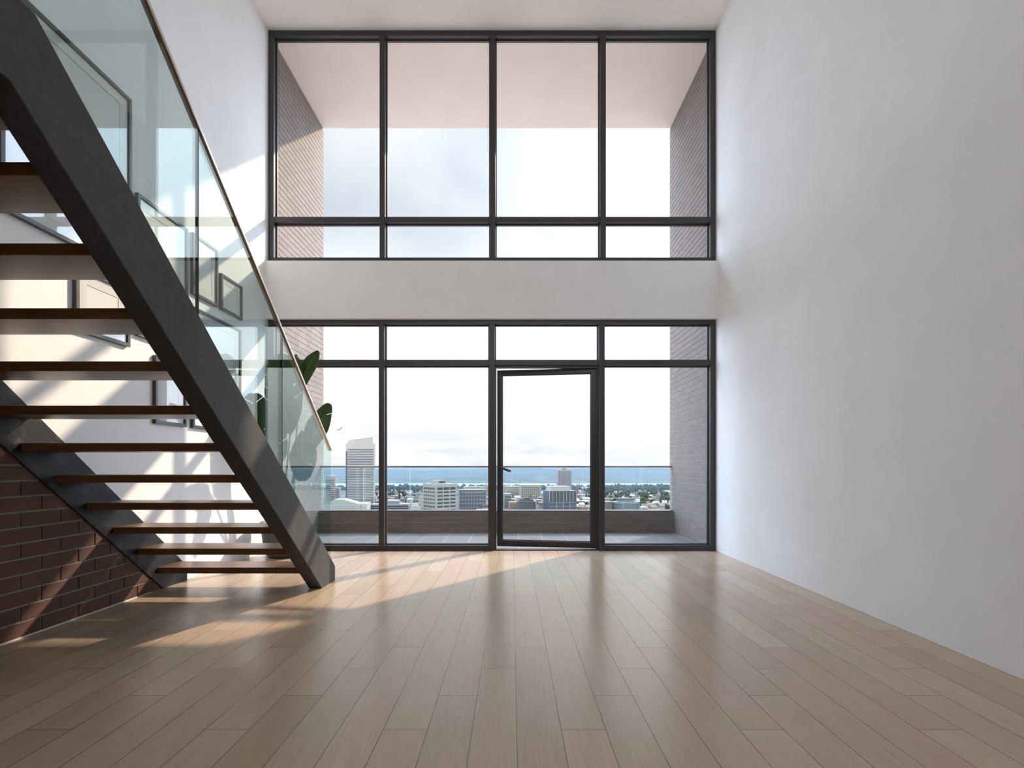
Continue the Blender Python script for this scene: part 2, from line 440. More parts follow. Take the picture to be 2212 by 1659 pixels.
# ------------------------------------------------------------------ staircase
SK = .2053/(.0002236*F)                  # slope
XO, XI, XW = -1.675, -1.790, -3.075      # outer face, inner face, inner face of wall stringer
def yd(k): return k*F
ST = empty('staircase', (-2.4, 4.5, 0))
tag(ST, 'steel stringer staircase with open dark wood treads and glass balustrade', 'stairs')
YT0 = yd(.001625); YBn = yd(.001545)
poly = [(yd(.004083), 0), (yd(.004385), 0), (yd(.004385), .135), (YT0, 2.672), (YB+.02, 2.672), (YB+.02, 2.368), (YBn, 2.368)]
MB().prism(poly, 'x', XI, XO).build('outer_stringer', M['steel'], ST, bevel=.004)
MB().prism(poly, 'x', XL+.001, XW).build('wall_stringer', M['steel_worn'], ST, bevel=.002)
for i in range(12):
    zt_ = .198+.2053*i; y0 = yd(.004016-.0002236*i)
    o = MB().box(XW, XI, y0, y0+.30, zt_-.052, zt_).build('tread', M['tread'], ST, bevel=.003)
MB().box(XW, XI, YB+.02, yd(.004016-.0002236*12)+.30, 2.608, 2.662).build('landing', M['tread'], ST, bevel=.003)
# balustrade: three leaning panels with black joints, then level panels over the landing
XG = -1.735
def ztop(y): return 1.232 - (y-yd(.004413))*.9166*1000/F*1.0
def zrail(y): return 1.232+(yd(.004413)-y)*916.6/F
def zstr(y): return .135+(yd(.004385)-y)*918.8/F
js = [.004413, .003480, .002548, .001615]
for a, c in zip(js, js[1:]):
    ya, yb_ = yd(a)-.004, yd(c)+.004
    if a == .004413: ya = yd(a)
    sy0, sy1 = ya, yb_
    pl = [(ya, zstr(ya)-.10), (yb_, zstr(yb_)-.10), (yb_, zrail(yb_)), (ya, zrail(ya))]
    if a == .004413: pl = [(ya, .10), (yb_, zstr(yb_)-.10), (yb_, zrail(yb_)), (ya, zrail(ya))]
    g = MB().prism(pl, 'x', XG-.0075, XG+.0075).build('glass_panel', M['glass_stair'], ST)
    if c != js[-1] or True:
        MB().prism([(yb_-.004, zstr(yb_)-.1), (yb_, zstr(yb_)-.1), (yb_, zrail(yb_)), (yb_-.004, zrail(yb_-.004))], 'x', XG-.009, XG+.009).build('panel_edge', M['glass_edge'], g)
yl = yd(.001615)-.004
while yl > YB+.3:
    yn = max(yl-1.1, YB+.02)
    MB().box(XG-.0075, XG+.0075, yn+.004, yl-.004, 2.60, zrail(yd(.001615))).build('glass_panel', M['glass_stair'], ST)
    yl = yn
ya, yb_ = yd(.004413)+.004, yd(.001615); zr = zrail(yb_)
m = MB().prism([(ya, zrail(ya)-.006), (yb_, zr-.006), (YB+.02, zr-.006), (YB+.02, zr+.022), (yb_, zr+.022), (ya, zrail(ya)+.020)], 'x', XG-.017, XG+.017)
m.build('handrail', M['rail'], ST, bevel=.003)

# brick infill under the wall stringer
BW = empty('wall_left_brick', (XL, 3, 0), kind='structure')
def clipped(mb, mat, name):
    bm = mb.bm
    # keep what lies below the middle of the stringer
    yA, zA = yd(.004083)+.10, 0.0
    co = Vector((XL, yA, zA)); no = Vector((0, 933/F, 1)).normalized()
    bmesh.ops.bisect_plane(bm, geom=bm.verts[:]+bm.edges[:]+bm.faces[:], plane_co=co, plane_no=no, clear_outer=True)
    bmesh.ops.bisect_plane(bm, geom=bm.verts[:]+bm.edges[:]+bm.faces[:], plane_co=(0, 0, 2.5), plane_no=(0, 0, 1), clear_outer=True)
    return mb.build(name, mat, BW, bevel=.0015 if name == 'brickwork' else 0)
clipped(MB().box(XL-.01, XL+.006, YB+.01, 5.0, 0, 3.2), M['mortar'], 'mortar')
clipped(brick_field(MB(), 'x', XL-.005, 1, YB+.01, 5.0, 0.0, 3.2, .2867, .0987, .012, .019, yd(.0029067)-.1433, 0), M['brick_in'], 'brickwork')
MB().box(XL, XL+.022, YB, yd(.00395), 0, .006).build('trim_1', M['trim'], kind='structure')

# ------------------------------------------------------------------ framed pictures on the stair wall
def picture(d0, d1, z0, z1, label, inset=.105, fw=.028):
    e = empty('framed_picture', (XL, (d0+d1)/2, z0))
    tag(e, label, 'picture', 'framed pictures on the stairwell wall')
    xa, xb = XL+.001, XL+.032
    m = MB(); m.box(xa, xb, d0, d0+fw, z0, z1); m.box(xa, xb, d1-fw, d1, z0, z1)
    m.box(xa, xb, d0+fw, d1-fw, z0, z0+fw); m.box(xa, xb, d0+fw, d1-fw, z1-fw, z1)
    m.build('frame', M['pframe'], e, bevel=.0015)
    xm = XL+.016
    i = inset; lw = .0035
    MB().box(xa, XL+.010, d0+fw, d1-fw, z0+fw, z1-fw).build('backing', M['line'], e)
    m = MB(); m.box(XL+.010, xm, d0+fw, d0+i, z0+fw, z1-fw); m.box(XL+.010, xm, d1-i, d1-fw, z0+fw, z1-fw)
    m.box(XL+.010, xm, d0+i, d1-i, z0+fw, z0+i); m.box(XL+.010, xm, d0+i, d1-i, z1-i, z1-fw)
    m.build('mat', M['mat'], e)
    MB().box(XL+.0101, XL+.013, d0+i+lw, d1-i-lw, z0+i+lw, z1-i-lw).build('print', M['paper'], e)
    MB().box(XL+.020, XL+.022, d0+fw, d1-fw, z0+fw, z1-fw).build('glass_pane', M['glass_pic'], e)
picture(3.075, 4.135, 2.630, 4.036, 'largest black framed blank picture, highest on the stairwell wall')
picture(4.203, 4.857, 2.150, 3.326, 'tall black framed blank picture seen through the upper glass panel, left of two small ones')
picture(3.607, 4.119, 2.035, 2.500, 'small black framed picture seen under the third visible tread from the top')
picture(4.930, 5.810, 1.447, 2.620, 'large black framed picture low on the wall nearest the windows, below the two small ones')
picture(4.413, 4.837, 1.447, 2.035, 'small black framed picture seen through the open treads, lowest beside the stringer', .10)
picture(4.930, 5.351, 2.738, 3.331, 'medium small black frame crossed by the black joint of the glass balustrade', .09)
picture(5.413, 5.837, 2.738, 3.120, 'smallest black framed picture, nearest the window wall', .085)

# ------------------------------------------------------------------ potted plant
PC = Vector((-2.72, 6.13, 0))
PL = empty('potted_plant', tuple(PC))
tag(PL, 'broad leaved green plant in a round dark pot in the corner behind the stairs', 'plant')
MB().lathe([(.15, 0), (.185, .012), (.215, .05), (.235, .12), (.262, .36), (.27, .41), (.268, .42), (.25, .42), (.245, .38), (.22, .372), (.02, .372)], PC).build('pot', M['pot'], PL, smooth=True)
MB().lathe([(.243, .365), (.243, .384), (.12, .396), (.01, .4)], PC).build('soil', M['soil'], PL)
def bez(p, t):
    a, b, c, d = p; u = 1-t
    return a*u**3+b*3*u*u*t+c*3*u*t*t+d*t**3
def leaf(pts, W, nrm, cuts=(), fold=.18, stem=None, seed=0):
    # pts: 4 control points of the midrib; nrm: side the blade faces
    pts = [Vector(p) for p in pts]; nrm = Vector(nrm).normalized(); rnd = random.Random(seed)
    bm = bmesh.new(); N = 96; K = 6
    prof = lambda t: (math.sin(math.pi*min(1, t**.80))**.62) if 0 < t < 1 else 0
    for side in (-1, 1):
        prev = None
        for i in range(N+1):
            t = i/N; c = bez(pts, t); d = (bez(pts, min(1, t+.01))-bez(pts, max(0, t-.01))).normalized()
            s = d.cross(nrm).normalized()*side; n2 = s.cross(d).normalized()*side
            w = W*.5*prof(t)*(1+.05*math.sin(9*t+seed))
            row = []
            for k in range(K+1):
                q = k/K
                row.append(bm.verts.new(c + s*w*q + d*w*.75*q + n2*(-fold*w*q + .03*math.sin(t*23+side+seed)*q*w*2)))
            if prev:
                for k in range(K):
                    cut = any(abs((t-.5/N)-ct) < .5/N+1e-6 and sd == side and (k+.5)/K > q0 for ct, sd, q0 in cuts)
                    if not cut:
                        try: bm.faces.new((prev[k], prev[k+1], row[k+1], row[k]))
                        except ValueError: pass
            prev = row
    bmesh.ops.remove_doubles(bm, verts=bm.verts, dist=.0008)
    mb = MB(); mb.bm.free(); mb.bm = bm
    o = mb.build('leaf', M['leaf'], PL, smooth=True)
    so = o.modifiers.new('thickness', 'SOLIDIFY'); so.thickness = .002
    m = MB(); ts = [i/14 for i in range(15)]
    m.tube([bez(pts, t) for t in ts], [.008*(1-t)+.0015 for t in ts], 8)
    base = PC+Vector((rnd.uniform(-.07, .07), rnd.uniform(-.07, .07), .38)); tip = pts[0]
    mid = (base+tip)/2 + Vector((0, 0, .12))
    sp = [base, base.lerp(mid, .5)+Vector((0, 0, .05)), mid, mid.lerp(tip, .5)+Vector((0, 0, .03)), tip]
    m.tube(sp, [.016, .014, .012, .010, .009], 8)
    m.build('leaf_stalk', M['stem'], PL, smooth=True)
def Q(x, y, D=6.1): return P(x, y, D)
cutsA = [(.30, -1, .45), (.42, -1, .35), (.55, -1, .4), (.35, 1, .5), (.5, 1, .45), (.68, 1, .5)]
leaf([Q(628, 940, 6.12), Q(612, 890, 6.02), Q(606, 800, 6.0), Q(622, 768, 6.1)], .46, (.1, -1, .1), cutsA, .12, seed=1)
leaf([Q(646, 850, 6.2), Q(650, 820, 6.22), Q(664, 790, 6.18), Q(688, 758, 6.1)], .17, (.45, -1, .1), [(.75, 1, .5)], .5, seed=2)
leaf([Q(640, 830, 6.15), Q(640, 810, 6.18), Q(639, 788, 6.2), Q(640, 765, 6.2)], .10, (.8, -1, 0), [], .4, seed=3)
leaf([Q(664, 985, 6.05), Q(672, 950, 6.05), Q(690, 915, 6.05), Q(712, 872, 6.0)], .24, (.6, -1, .2), [(.80, 1, .25), (.62, -1, .5)], .5, seed=4)
leaf([Q(652, 930, 6.0), Q(655, 955, 5.95), Q(652, 1000, 5.9), Q(652, 1038, 5.9)], .30, (.15, -1, .15), [(.6, -1, .5)], .25, seed=5)
leaf([Q(566, 985, 5.9), Q(562, 950, 5.75), Q(552, 900, 5.65), Q(548, 850, 5.62)], .34, (.35, -1, .1), [(.86, 1, .1), (.84, -1, .2), (.4, 1, .3), (.3, 1, .4)], .15, seed=6)
leaf([Q(600, 1010, 6.0), Q(596, 985, 5.95), Q(590, 950, 5.9), Q(596, 900, 5.85)], .30, (-.1, -1, .2), [(.5, 1, .4)], .2, seed=7)

# ------------------------------------------------------------------ the city, the lake and the hills beyond
GZ = -69.0
def cm(name, c, r=.7, var=.0, vs=.05): return plain(name, tuple(x*.46 for x in c), r, 0, var, vs, .3)
C_ = {
 'white': cm('white_facade', (.62, .60, .58)), 'cream': cm('cream_facade', (.56, .50, .42)), 'conc': cm('concrete_facade', (.50, .47, .42)),
 'dark': cm('dark_window_glass', (.05, .06, .09), .3), 'blueg': cm('blue_grey_window', (.10, .13, .19), .3), 'dgrey': cm('dark_facade', (.12, .13, .15)),
 'brown': cm('brown_brick_facade', (.25, .19, .17)), 'tan': cm('tan_facade', (.48, .34, .25)), 'grey': cm('grey_facade', (.33, .33, .35)),
 'teal': cm('teal_glass_facade', (.26, .34, .34), .4), 'green': cm('pale_green_roof', (.50, .60, .52)), 'roofd': cm('dark_roof', (.16, .15, .16)),
 'roofw': cm('pale_roof', (.62, .62, .62)), 'roofr': cm('red_brown_roof', (.34, .22, .19)), 'rose': cm('rose_facade', (.50, .44, .44)),
 'tree': cm('dark_foliage', (.045, .070, .035), .9, .35, .15), 'tree2': cm('olive_foliage', (.085, .10, .035), .9, .35, .15),
}
gm, gnt, gb = new_mat('city_ground'); setb(gb, rough=.9)
gv = coords(gnt); gf = noise(gnt, gv, .02, 5, .6)
lk(gnt, ramp(gnt, gf, [(.35, (.025, .035, .025)), (.55, (.055, .06, .055)), (.7, (.11, .105, .10))]), gb.inputs['Base Color'])
MB().box(-2600, 2600, 620, 1660, GZ-4, GZ).build('ground', gm, kind='structure')

wm, wnt, wb = new_mat('lake_water'); setb(wb, (.30, .38, .42), .25, 0)
lake = MB().box(-2600, 2600, 1660, 2060, GZ-4, GZ-.5).build('lake', wm)
tag(lake, 'pale strip of lake water below the far hills', 'lake', kind='stuff')

hm, hnt, hb = new_mat('forested_hill'); setb(hb, rough=.95)
hv = coords(hnt); hf = noise(hnt, hv, .012, 6, .65); hs = noise(hnt, coords(hnt, (1, 1, 3)), .05, 3, .6)
hc = ramp(hnt, hf, [(.38, (.008, .018, .016)), (.52, (.03, .042, .03)), (.66, (.09, .09, .07))])
hc = mixc(hnt, ramp(hnt, hs, [(.66, 0.0), (.70, .6)]), hc, (.30, .29, .28))
lk(hnt, hc, hb.inputs['Base Color'])
def hill(name, label, y0, y1, ridge, seed, amp, side=1.0):
    bm = bmesh.new(); NX, NY = 150, 26; rows = []
    for j in range(NY+1):
        v = j/NY; row = []
        for i in range(NX+1):
            X = -2600+5200*i/NX; Y = y0+(y1-y0)*v
            rz = ridge(X/((y0+y1)/2))          # height of the crest as a function of direction
            s = math.sin(min(1, v*1.25)*math.pi/2)**1.3 if v < .8 else math.cos((v-.8)/.2*math.pi/2*.6)
            n = mnoise.noise(Vector((X*.004, Y*.004, seed)))*amp + mnoise.noise(Vector((X*.02, Y*.02, seed)))*amp*.25
            row.append(bm.verts.new((X, Y, GZ-2+(rz-GZ+2)*s+n*s)))
        rows.append(row)
    for a, b2 in zip(rows, rows[1:]):
        for i in range(NX): bm.faces.new((a[i], a[i+1], b2[i+1], b2[i]))
    mb = MB(); mb.bm.free(); mb.bm = bm
    return tag(mb.build(name, hm, smooth=True), label, 'hill')
hill('hill', 'nearer low wooded hill across the lake', 2060, 2700, lambda t: -60+16*math.exp(-((t+.12)/.16)**2)+8*math.sin(9*t+1), 3.1, 5)
hill('hill', 'long higher ridge fading blue behind the low wooded hill', 2900, 4300, lambda t: -26+7*math.sin(7*t)+5*math.sin(19*t+2), 9.4, 7)

def building(x0, xc, x1, ytop, D, ang, wall, label, roofm=None, name='building', depth=None, zbot=None):
    """near corner seen at xc; the right face runs to x1, the left face to x0 (pixels only set width and bearing)"""
    a = R(ang); base = P(xc, ytop, D); h = base.z-(GZ if zbot is None else zbot)
    WR = (x1-xc)/F*D/max(.2, math.cos(a)); WL = depth if depth else (xc-x0)/F*D/max(.2, math.sin(a))
    if xc <= x0+.5 and not depth: WL = 22
    e = empty(name, (base.x, base.y, GZ if zbot is None else zbot), a)
    tag(e, label, 'building')
    bd = lambda n, m, mb: place(mb.build(n, m, None), e)
    bd('wall', wall, MB().box(0, WR, 0, WL, 0, h))
    bd('roof', roofm or C_['roofw'], MB().box(.4, WR-.4, .4, WL-.4, h, h+.35))
    e['w'] = 0; del e['w']
    return e, WR, WL, h
def place(o, e):
    o.parent = e; return o
def fgrid(e, face, W, h, cols, rows, zt, zb, mat, fw=.6, fh=.5, m=.04, name='window'):
    """a window mesh per opening; zt and zb are distances below the top"""
    out = None
    cw = W*(1-2*m)/cols; rh = (zb-zt)/rows
    for r in range(rows):
        for c in range(cols):
            u = W*m+cw*(c+.5); z = h-zt-rh*(r+.5); hw, hh = cw*fw/2, rh*fh/2
            if face == 'R': mb = MB().box(u-hw, u+hw, -.12, .3, z-hh, z+hh)
            else: mb = MB().box(-.12, .3, u-hw, u+hw, z-hh, z+hh)
            place(mb.build(name, mat, None), e)
def blk(e, name, mat, x0, x1, y0, y1, z0, z1): return place(MB().box(x0, x1, y0, y1, z0, z1).build(name, mat, None), e)

# tall white banded tower
e, W, L_, h = building(731, 747, 806, 958, 800, 16, C_['white'], 'tallest white office tower with dark horizontal window bands, left of the first mullion')
fgrid(e, 'R', W, h, 1, 34, 8, h-8, C_['blueg'], 1, .45, .06, 'window_band'); fgrid(e, 'L', L_, h, 1, 30, 16, h-10, C_['blueg'], .95, .5, .05, 'window_band')
blk(e, 'corner_recess', C_['blueg'], -.1, 2.2, -.25, .3, 20, h-12)
blk(e, 'fin', C_['white'], W*.64, W*.66, -.35, .2, 10, h-30)
place(MB().prism([(W*.05, h), (W*.93, h), (W*.93, h+11), (W*.15, h+6), (W*.05, h+3)], 'y', 4, L_*.6).build('rooftop_screen', C_['white'], None), e)
# concrete tower with penthouse
e, W, L_, h = building(906, 941, 984, 1046, 750, 38, C_['conc'], 'beige concrete tower with small square windows and rooftop penthouse')
fgrid(e, 'L', L_, h, 6, 7, 9.5, 47, C_['dark'], .62, .45, .05); fgrid(e, 'R', W, h, 3, 8, 9.5, 52, C_['dark'], .82, .42, .06)
fgrid(e, 'L', L_, h, 6, 1, 5.2, 8.4, C_['dark'], .7, 1, .05); fgrid(e, 'R', W, h, 3, 1, 5.0, 8.6, C_['dark'], .86, 1, .06)
blk(e, 'penthouse', C_['conc'], W*.12, W*.62, L_*.2, L_*.6, h, h+5.5); blk(e, 'louvre', C_['dark'], W*.28, W*.55, L_*.2-.2, L_*.2, h+1.5, h+4.2)
# dark glass block
e, W, L_, h = building(984, 992, 1050, 1059, 820, 10, C_['grey'], 'dark glass apartment block with flat overhanging roof, right of the concrete tower')
fgrid(e, 'R', W, h, 9, 8, 3, 52, C_['blueg'], .7, .66, .02); blk(e, 'cornice', C_['grey'], -1, W+1, -1.5, L_*.9, h-.4, h+.8)
blk(e, 'trim_band', C_['white'], W*.12, W*.9, -.3, 0, h-4.4, h-3.8)
# pale block behind it
e, W, L_, h = building(996, 1002, 1056, 1052, 1150, 8, C_['cream'], 'pale low block showing above the dark glass apartment block', depth=25)
fgrid(e, 'R', W, h, 12, 3, 2, 12, C_['grey'], .5, .5)
blk(e, 'penthouse', C_['cream'], W*.8, W, 3, 14, h, h+5)
# hospital-like complex
e, W, L_, h = building(1120, 1124, 1169, 1048, 1100, 6, C_['cream'], 'long cream building with even rows of small windows, left half of the door glass', depth=30)
fgrid(e, 'R', W, h, 9, 7, 3.5, 30, C_['dark'], .55, .45, .06)
e, W, L_, h = building(1080, 1084, 1122, 1051, 1130, 4, C_['cream'], 'stepped cream block beside the door handle', depth=30)
fgrid(e, 'R', W, h, 5, 5, 9, 34, C_['grey'], .3, .7, .3); blk(e, 'penthouse', C_['white'], W*.05, W*.3, 4, 20, h, h+4); blk(e, 'roof_edge', C_['roofw'], 0, W, -.4, 2, h-1, h)
# grey block bottom left of the door
e, W, L_, h = building(1086, 1090, 1105, 1067, 850, 12, C_['grey'], 'narrow grey apartment tower at the left edge of the door glass', depth=16)
fgrid(e, 'R', W, h, 3, 8, 3, 40, C_['dark'], .6, .5)
e, W, L_, h = building(1098, 1101, 1119, 1085, 830, 10, C_['tan'], 'low tan building in front of the cream blocks', depth=14)
fgrid(e, 'R', W, h, 5, 3, 2, 16, C_['brown'], .5, .5)
# dark mansard block
e, W, L_, h = building(1116, 1120, 1157, 1084, 800, 6, C_['dgrey'], 'dark brown grey apartment house with stepped mansard roof', depth=20)
fgrid(e, 'R', W, h, 9, 5, 2, 20, C_['grey'], .4, .4)
place(MB().prism([(0, h), (W, h), (W*.8, h+4), (W*.68, h+4), (W*.62, h+6.5), (W*.34, h+6.5), (W*.28, h+4), (W*.1, h+4)], 'y', 1, 18).build('mansard_roof', C_['roofd'], None), e)
e, W, L_, h = building(1157, 1159, 1169, 1080, 880, 4, C_['grey'], 'slim grey block beside the mansard roofed house', depth=14)
fgrid(e, 'R', W, h, 3, 6, 2, 20, C_['dark'], .6, .4)
# glass building with white fins
e, W, L_, h = building(1176, 1187, 1247, 1061, 760, 14, C_['blueg'], 'dark glass office block with tall white fins and white roof storey')
n = 8
for k in range(n+1): blk(e, 'fin', C_['white'], W*k/n-.28, W*k/n+.28, -.7, .1, h-16.5, h)
for k in (2, 4, 6): blk(e, 'fin', C_['white'], W*k/n-.3, W*k/n+.3, -.7, .1, 0, h-17)
for z in (17, 22.5): blk(e, 'floor_band', C_['teal'], 0, W, -.3, .1, h-z-1, h-z)
for k in range(n): blk(e, 'glass_bay', C_['dgrey'], W*k/n+.7, W*(k+1)/n-.7, -.15, .1, h-16, h-.6)
blk(e, 'roof_storey', C_['white'], W*.06, W*.78, 1, L_*.8, h, h+7)
fgrid(e, 'L', L_, h, 3, 8, 2, 40, C_['dgrey'], .7, .7)
# tall slender tower
e, W, L_, h = building(1203, 1205, 1235, 1016, 1200, 5, C_['rose'], 'tall pinkish apartment tower rising behind the white finned block', depth=26)
fgrid(e, 'R', W, h, 7, 13, 2, 40, C_['dark'], .55, .45, .04)
blk(e, 'penthouse', C_['rose'], W*.33, W*.66, 5, 15, h, h+5.5)
# long white roofs and brick tower right of it
e, W, L_, h = building(1258, 1260, 1300, 1056, 1350, 3, C_['brown'], 'long low brick building under a white roof beyond the trees', depth=25)
fgrid(e, 'R', W, h, 10, 1, 4, 8, C_['dark'], .5, .6); blk(e, 'roof_slab', C_['roofw'], -1, W+1, -1, 26, h, h+3)
e, W, L_, h = building(1244, 1245, 1250, 1050, 1250, 3, C_['roofr'], 'small red brick tower with pointed top beside the white finned block', depth=6)
place(MB().lathe([(3.4, 0), (.2, 6)], (W/2, 3, h), 4).build('spire', C_['roofr'], None), e)
e, W, L_, h = building(1246, 1247, 1272, 1069, 1050, 6, C_['grey'], 'low grey terrace with pale roof right of the finned block', depth=14)
fgrid(e, 'R', W, h, 7, 1, 2, 6, C_['dark'], .5, .6)
# right hand pane
e, W, L_, h = building(1330, 1346, 1386, 1086, 760, 22, C_['teal'], 'pale green glass building at the foot of the right hand pane')
fgrid(e, 'R', W, h, 8, 3, 2, 12, C_['blueg'], .7, .6); fgrid(e, 'L', L_, h, 5, 3, 2, 12, C_['blueg'], .7, .6)
blk(e, 'roof_storey', C_['teal'], 3, W*.75, 3, L_*.7, h, h+5); blk(e, 'roof_slab', C_['roofd'], 0, W*.8, 1, L_*.8, h+5, h+6)
e, W, L_, h = building(1322, 1326, 1341, 1084, 790, 10, C_['white'], 'narrow white apartment house beside the pale green glass building', depth=14)
fgrid(e, 'R', W, h, 4, 4, 2, 14, C_['grey'], .5, .5)
e, W, L_, h = building(1300, 1306, 1324, 1084, 780, 14, C_['brown'], 'brown apartment house at the left edge of the right hand pane', depth=14)
fgrid(e, 'R', W, h, 5, 4, 2, 14, C_['rose'], .25, .8)
# left hand panes
e, W, L_, h = building(690, 703, 722, 1028, 950, 20, C_['rose'], 'rose grey office block seen through the end of the stair glass')
fgrid(e, 'R', W, h, 1, 10, 6, 45, C_['blueg'], .9, .45, .05, 'window_band'); fgrid(e, 'L', L_, h, 1, 10, 6, 45, C_['blueg'], .9, .45, .05, 'window_band')
e, W, L_, h = building(721, 723, 733, 1054, 1100, 5, C_['grey'], 'narrow grey block between the rose block and the white tower', depth=14)
fgrid(e, 'R', W, h, 3, 4, 2, 20, C_['dark'], .5, .5)
e, W, L_, h = building(706, 712, 790, 1089, 740, 6, C_['white'], 'low white building under a pale green hipped roof, front of the white tower', depth=34)
fgrid(e, 'R', W, h, 12, 2, 1.8, 8, C_['grey'], .55, .35)
place(MB().prism([(-1, h+.35), (W*.75, h+.35), (W*.36, h+6.5), (W*.12, h+6.5)], 'y', 0, 30).build('hipped_roof', C_['green'], None), e)
e, W, L_, h = building(798, 800, 881, 1090, 780, 4, C_['grey'], 'long low office block with dark window bands behind the first mullion', depth=22)
fgrid(e, 'R', W, h, 1, 3, 1.2, 11, C_['dark'], 1, .5, .01, 'window_band'); blk(e, 'roof_storey', C_['grey'], W*.42, W*.75, 4, 16, h, h+5)
e, W, L_, h = building(806, 807, 813, 1077, 860, 8, C_['cream'], 'small cream bell tower beside the first mullion', depth=5)
place(MB().lathe([(2.4, 0), (2.2, 3), (.2, 8)], (W/2, 2.5, h), 8).build('dome', C_['cream'], None), e)
e, W, L_, h = building(884, 886, 908, 1096, 745, 4, C_['roofw'], 'low pale domed hall left of the concrete tower', depth=12)
place(MB().prism([(0, h), (W, h), (W*.8, h+2.2), (W*.5, h+3), (W*.2, h+2.2)], 'y', 0, 12).build('curved_roof', C_['roofw'], None), e)
e, W, L_, h = building(1026, 1028, 1062, 1101, 745, 2, C_['white'], 'low white roofed hall in front of the dark glass block', depth=12)
fgrid(e, 'R', W, h, 6, 1, 1, 4, C_['grey'], .5, .5)

# flat roofed city blocks between them
rb = random.Random(11)
def in_clear(px, D, lst):
    return True
blocks = [(835, 1075, 980, 'roofr'), (852, 1071, 1050, 'roofr'), (868, 1078, 930, 'rose'), (884, 1072, 1010, 'white'), (898, 1080, 900, 'grey'),
          (842, 1084, 880, 'rose'), (862, 1086, 850, 'roofr'), (893, 1088, 830, 'white'), (816, 1082, 900, 'grey'), (822, 1071, 1080, 'brown'),
          (876, 1065, 1180, 'roofr'), (845, 1063, 1240, 'rose'), (990, 1066, 1200, 'white'), (1254, 1082, 880, 'brown'), (1266, 1078, 930, 'roofr'),
          (1276, 1092, 800, 'white'), (1258, 1095, 780, 'tan'), (1395, 1096, 790, 'roofw'), (1412, 1100, 760, 'grey'), (1437, 1090, 830, 'tan'),
          (1400, 1084, 880, 'white'), (1310, 1076, 960, 'roofw'), (1290, 1083, 870, 'rose'),
          (1168, 1074, 1000, 'grey'), (1172, 1086, 840, 'rose'), (1108, 1078, 960, 'rose'), (1160, 1066, 1180, 'white'), (1172, 1062, 1260, 'brown'),
          (1186, 1058, 1400, 'rose'), (1238, 1064, 1220, 'white'), (1250, 1060, 1320, 'roofr'), (1280, 1062, 1250, 'white'), (978, 1078, 1000, 'rose'), (1055, 1074, 1000, 'white'),
          (1052, 1090, 820, 'grey'), (1096, 1072, 1060, 'white'), (1130, 1070, 1120, 'brown'), (820, 1092, 790, 'roofr'), (904, 1066, 1160, 'white'), (858, 1094, 790, 'grey'),
          (912, 1058, 1350, 'rose'), (880, 1059, 1330, 'white'), (830, 1066, 1180, 'white'), (788, 1080, 960, 'grey'), (1330, 1070, 1080, 'white'), (1362, 1066, 1150, 'roofw'),
          (1420, 1072, 1050, 'white'), (1385, 1075, 1000, 'rose'), (1440, 1068, 1120, 'white')]
for i, (px, py, D, mk) in enumerate(blocks):
    c = P(px, py, D); wd = rb.uniform(9, 17); dp = rb.uniform(9, 14); h = max(5, c.z-GZ)
    e = empty('building', (c.x-wd/2, c.y, GZ), R(rb.uniform(-12, 14)))
    side = 'right' if px > 1106 else 'left'
    tag(e, 'one of the small flat roofed city blocks among the trees far outside', 'building', 'small flat roofed blocks')
    place(MB().box(0, wd, 0, dp, 0, h-.8).build('wall', C_[mk], None), e)
    place(MB().box(-.3, wd+.3, -.3, dp+.3, h-.8, h).build('roof', C_['roofw' if i % 2 else 'roofr'], None), e)
    fgrid(e, 'R', wd, h, 4, 1, 1.8, 4.6, C_['dark'], .55, .7)
# gabled houses
def house(first):
    e = empty('house', (0, 0, GZ), 0)
    place(MB().box(-4.5, 4.5, -3.5, 3.5, 0, 5).build('wall', C_[first[0]], None), e)
    place(MB().prism([(-4.1, 5), (4.1, 5), (0, 8.4)], 'x', -5, 5).build('roof', C_[first[1]], None), e)
    return e
protos = [house(('white', 'roofw')), house(('cream', 'roofd')), house(('tan', 'roofr'))]
hn = 0
spots = []
for k in range(900):
    if hn >= 130: break
    D = 790+520*rb.random()**1.3
    px = rb.choice([rb.uniform(1296, 1446)]*5+[rb.uniform(1248, 1280)]*2+[rb.uniform(812, 905)]*3+[rb.uniform(1085, 1245)]*2)
    c = P(px, 1006, D); 
    if any((c.x-q[0])**2+(c.y-q[1])**2 < 13**2 for q in spots): continue
    spots.append((c.x, c.y))
    o = protos[hn % 3] if hn < 3 else copy_tree(protos[rb.randrange(3)])
    o.location = (c.x, c.y, GZ); o.rotation_euler = (0, 0, rb.uniform(-.6, .6)); hn += 1
    s = rb.uniform(.9, 1.3); o.scale = (s, s, s)
    tag(o, 'one of the small gabled houses scattered among the trees below the hills', 'house', 'small gabled houses in the distance')
# trees
def tree_mesh(seed, con=False):
    r_ = random.Random(seed); mb = MB(); bm = mb.bm
    mb.lathe([(.45, 0), (.3, 3.5)], (0, 0, 0), 6)
    if con:
        for i in range(5):
            z = 2+i*2.6; rr = 3.2*(1-i/5.6)
            mb.lathe([(rr, 0), (rr*.1, 3.6)], (0, 0, z), 9)
    else:
        for i in range(7):
            c = Vector((r_.uniform(-2.2, 2.2), r_.uniform(-2.2, 2.2), r_.uniform(4.2, 8.2)))
            g = bmesh.ops.create_icosphere(bm, subdivisions=2, radius=r_.uniform(1.9, 2.9), matrix=Matrix.Translation(c))
            for v in g['verts']: v.co += Vector((mnoise.noise(v.co*.9), mnoise.noise(v.co*.9+Vector((5, 0, 0))), mnoise.noise(v.co*.9+Vector((0, 7, 0)))))*.9
    return mb
tp = [tree_mesh(1).build('tree', C_['tree']), tree_mesh(2).build('tree', C_['tree2']), tree_mesh(3, True).build('conifer', C_['tree']), tree_mesh(4).build('tree', C_['tree'])]
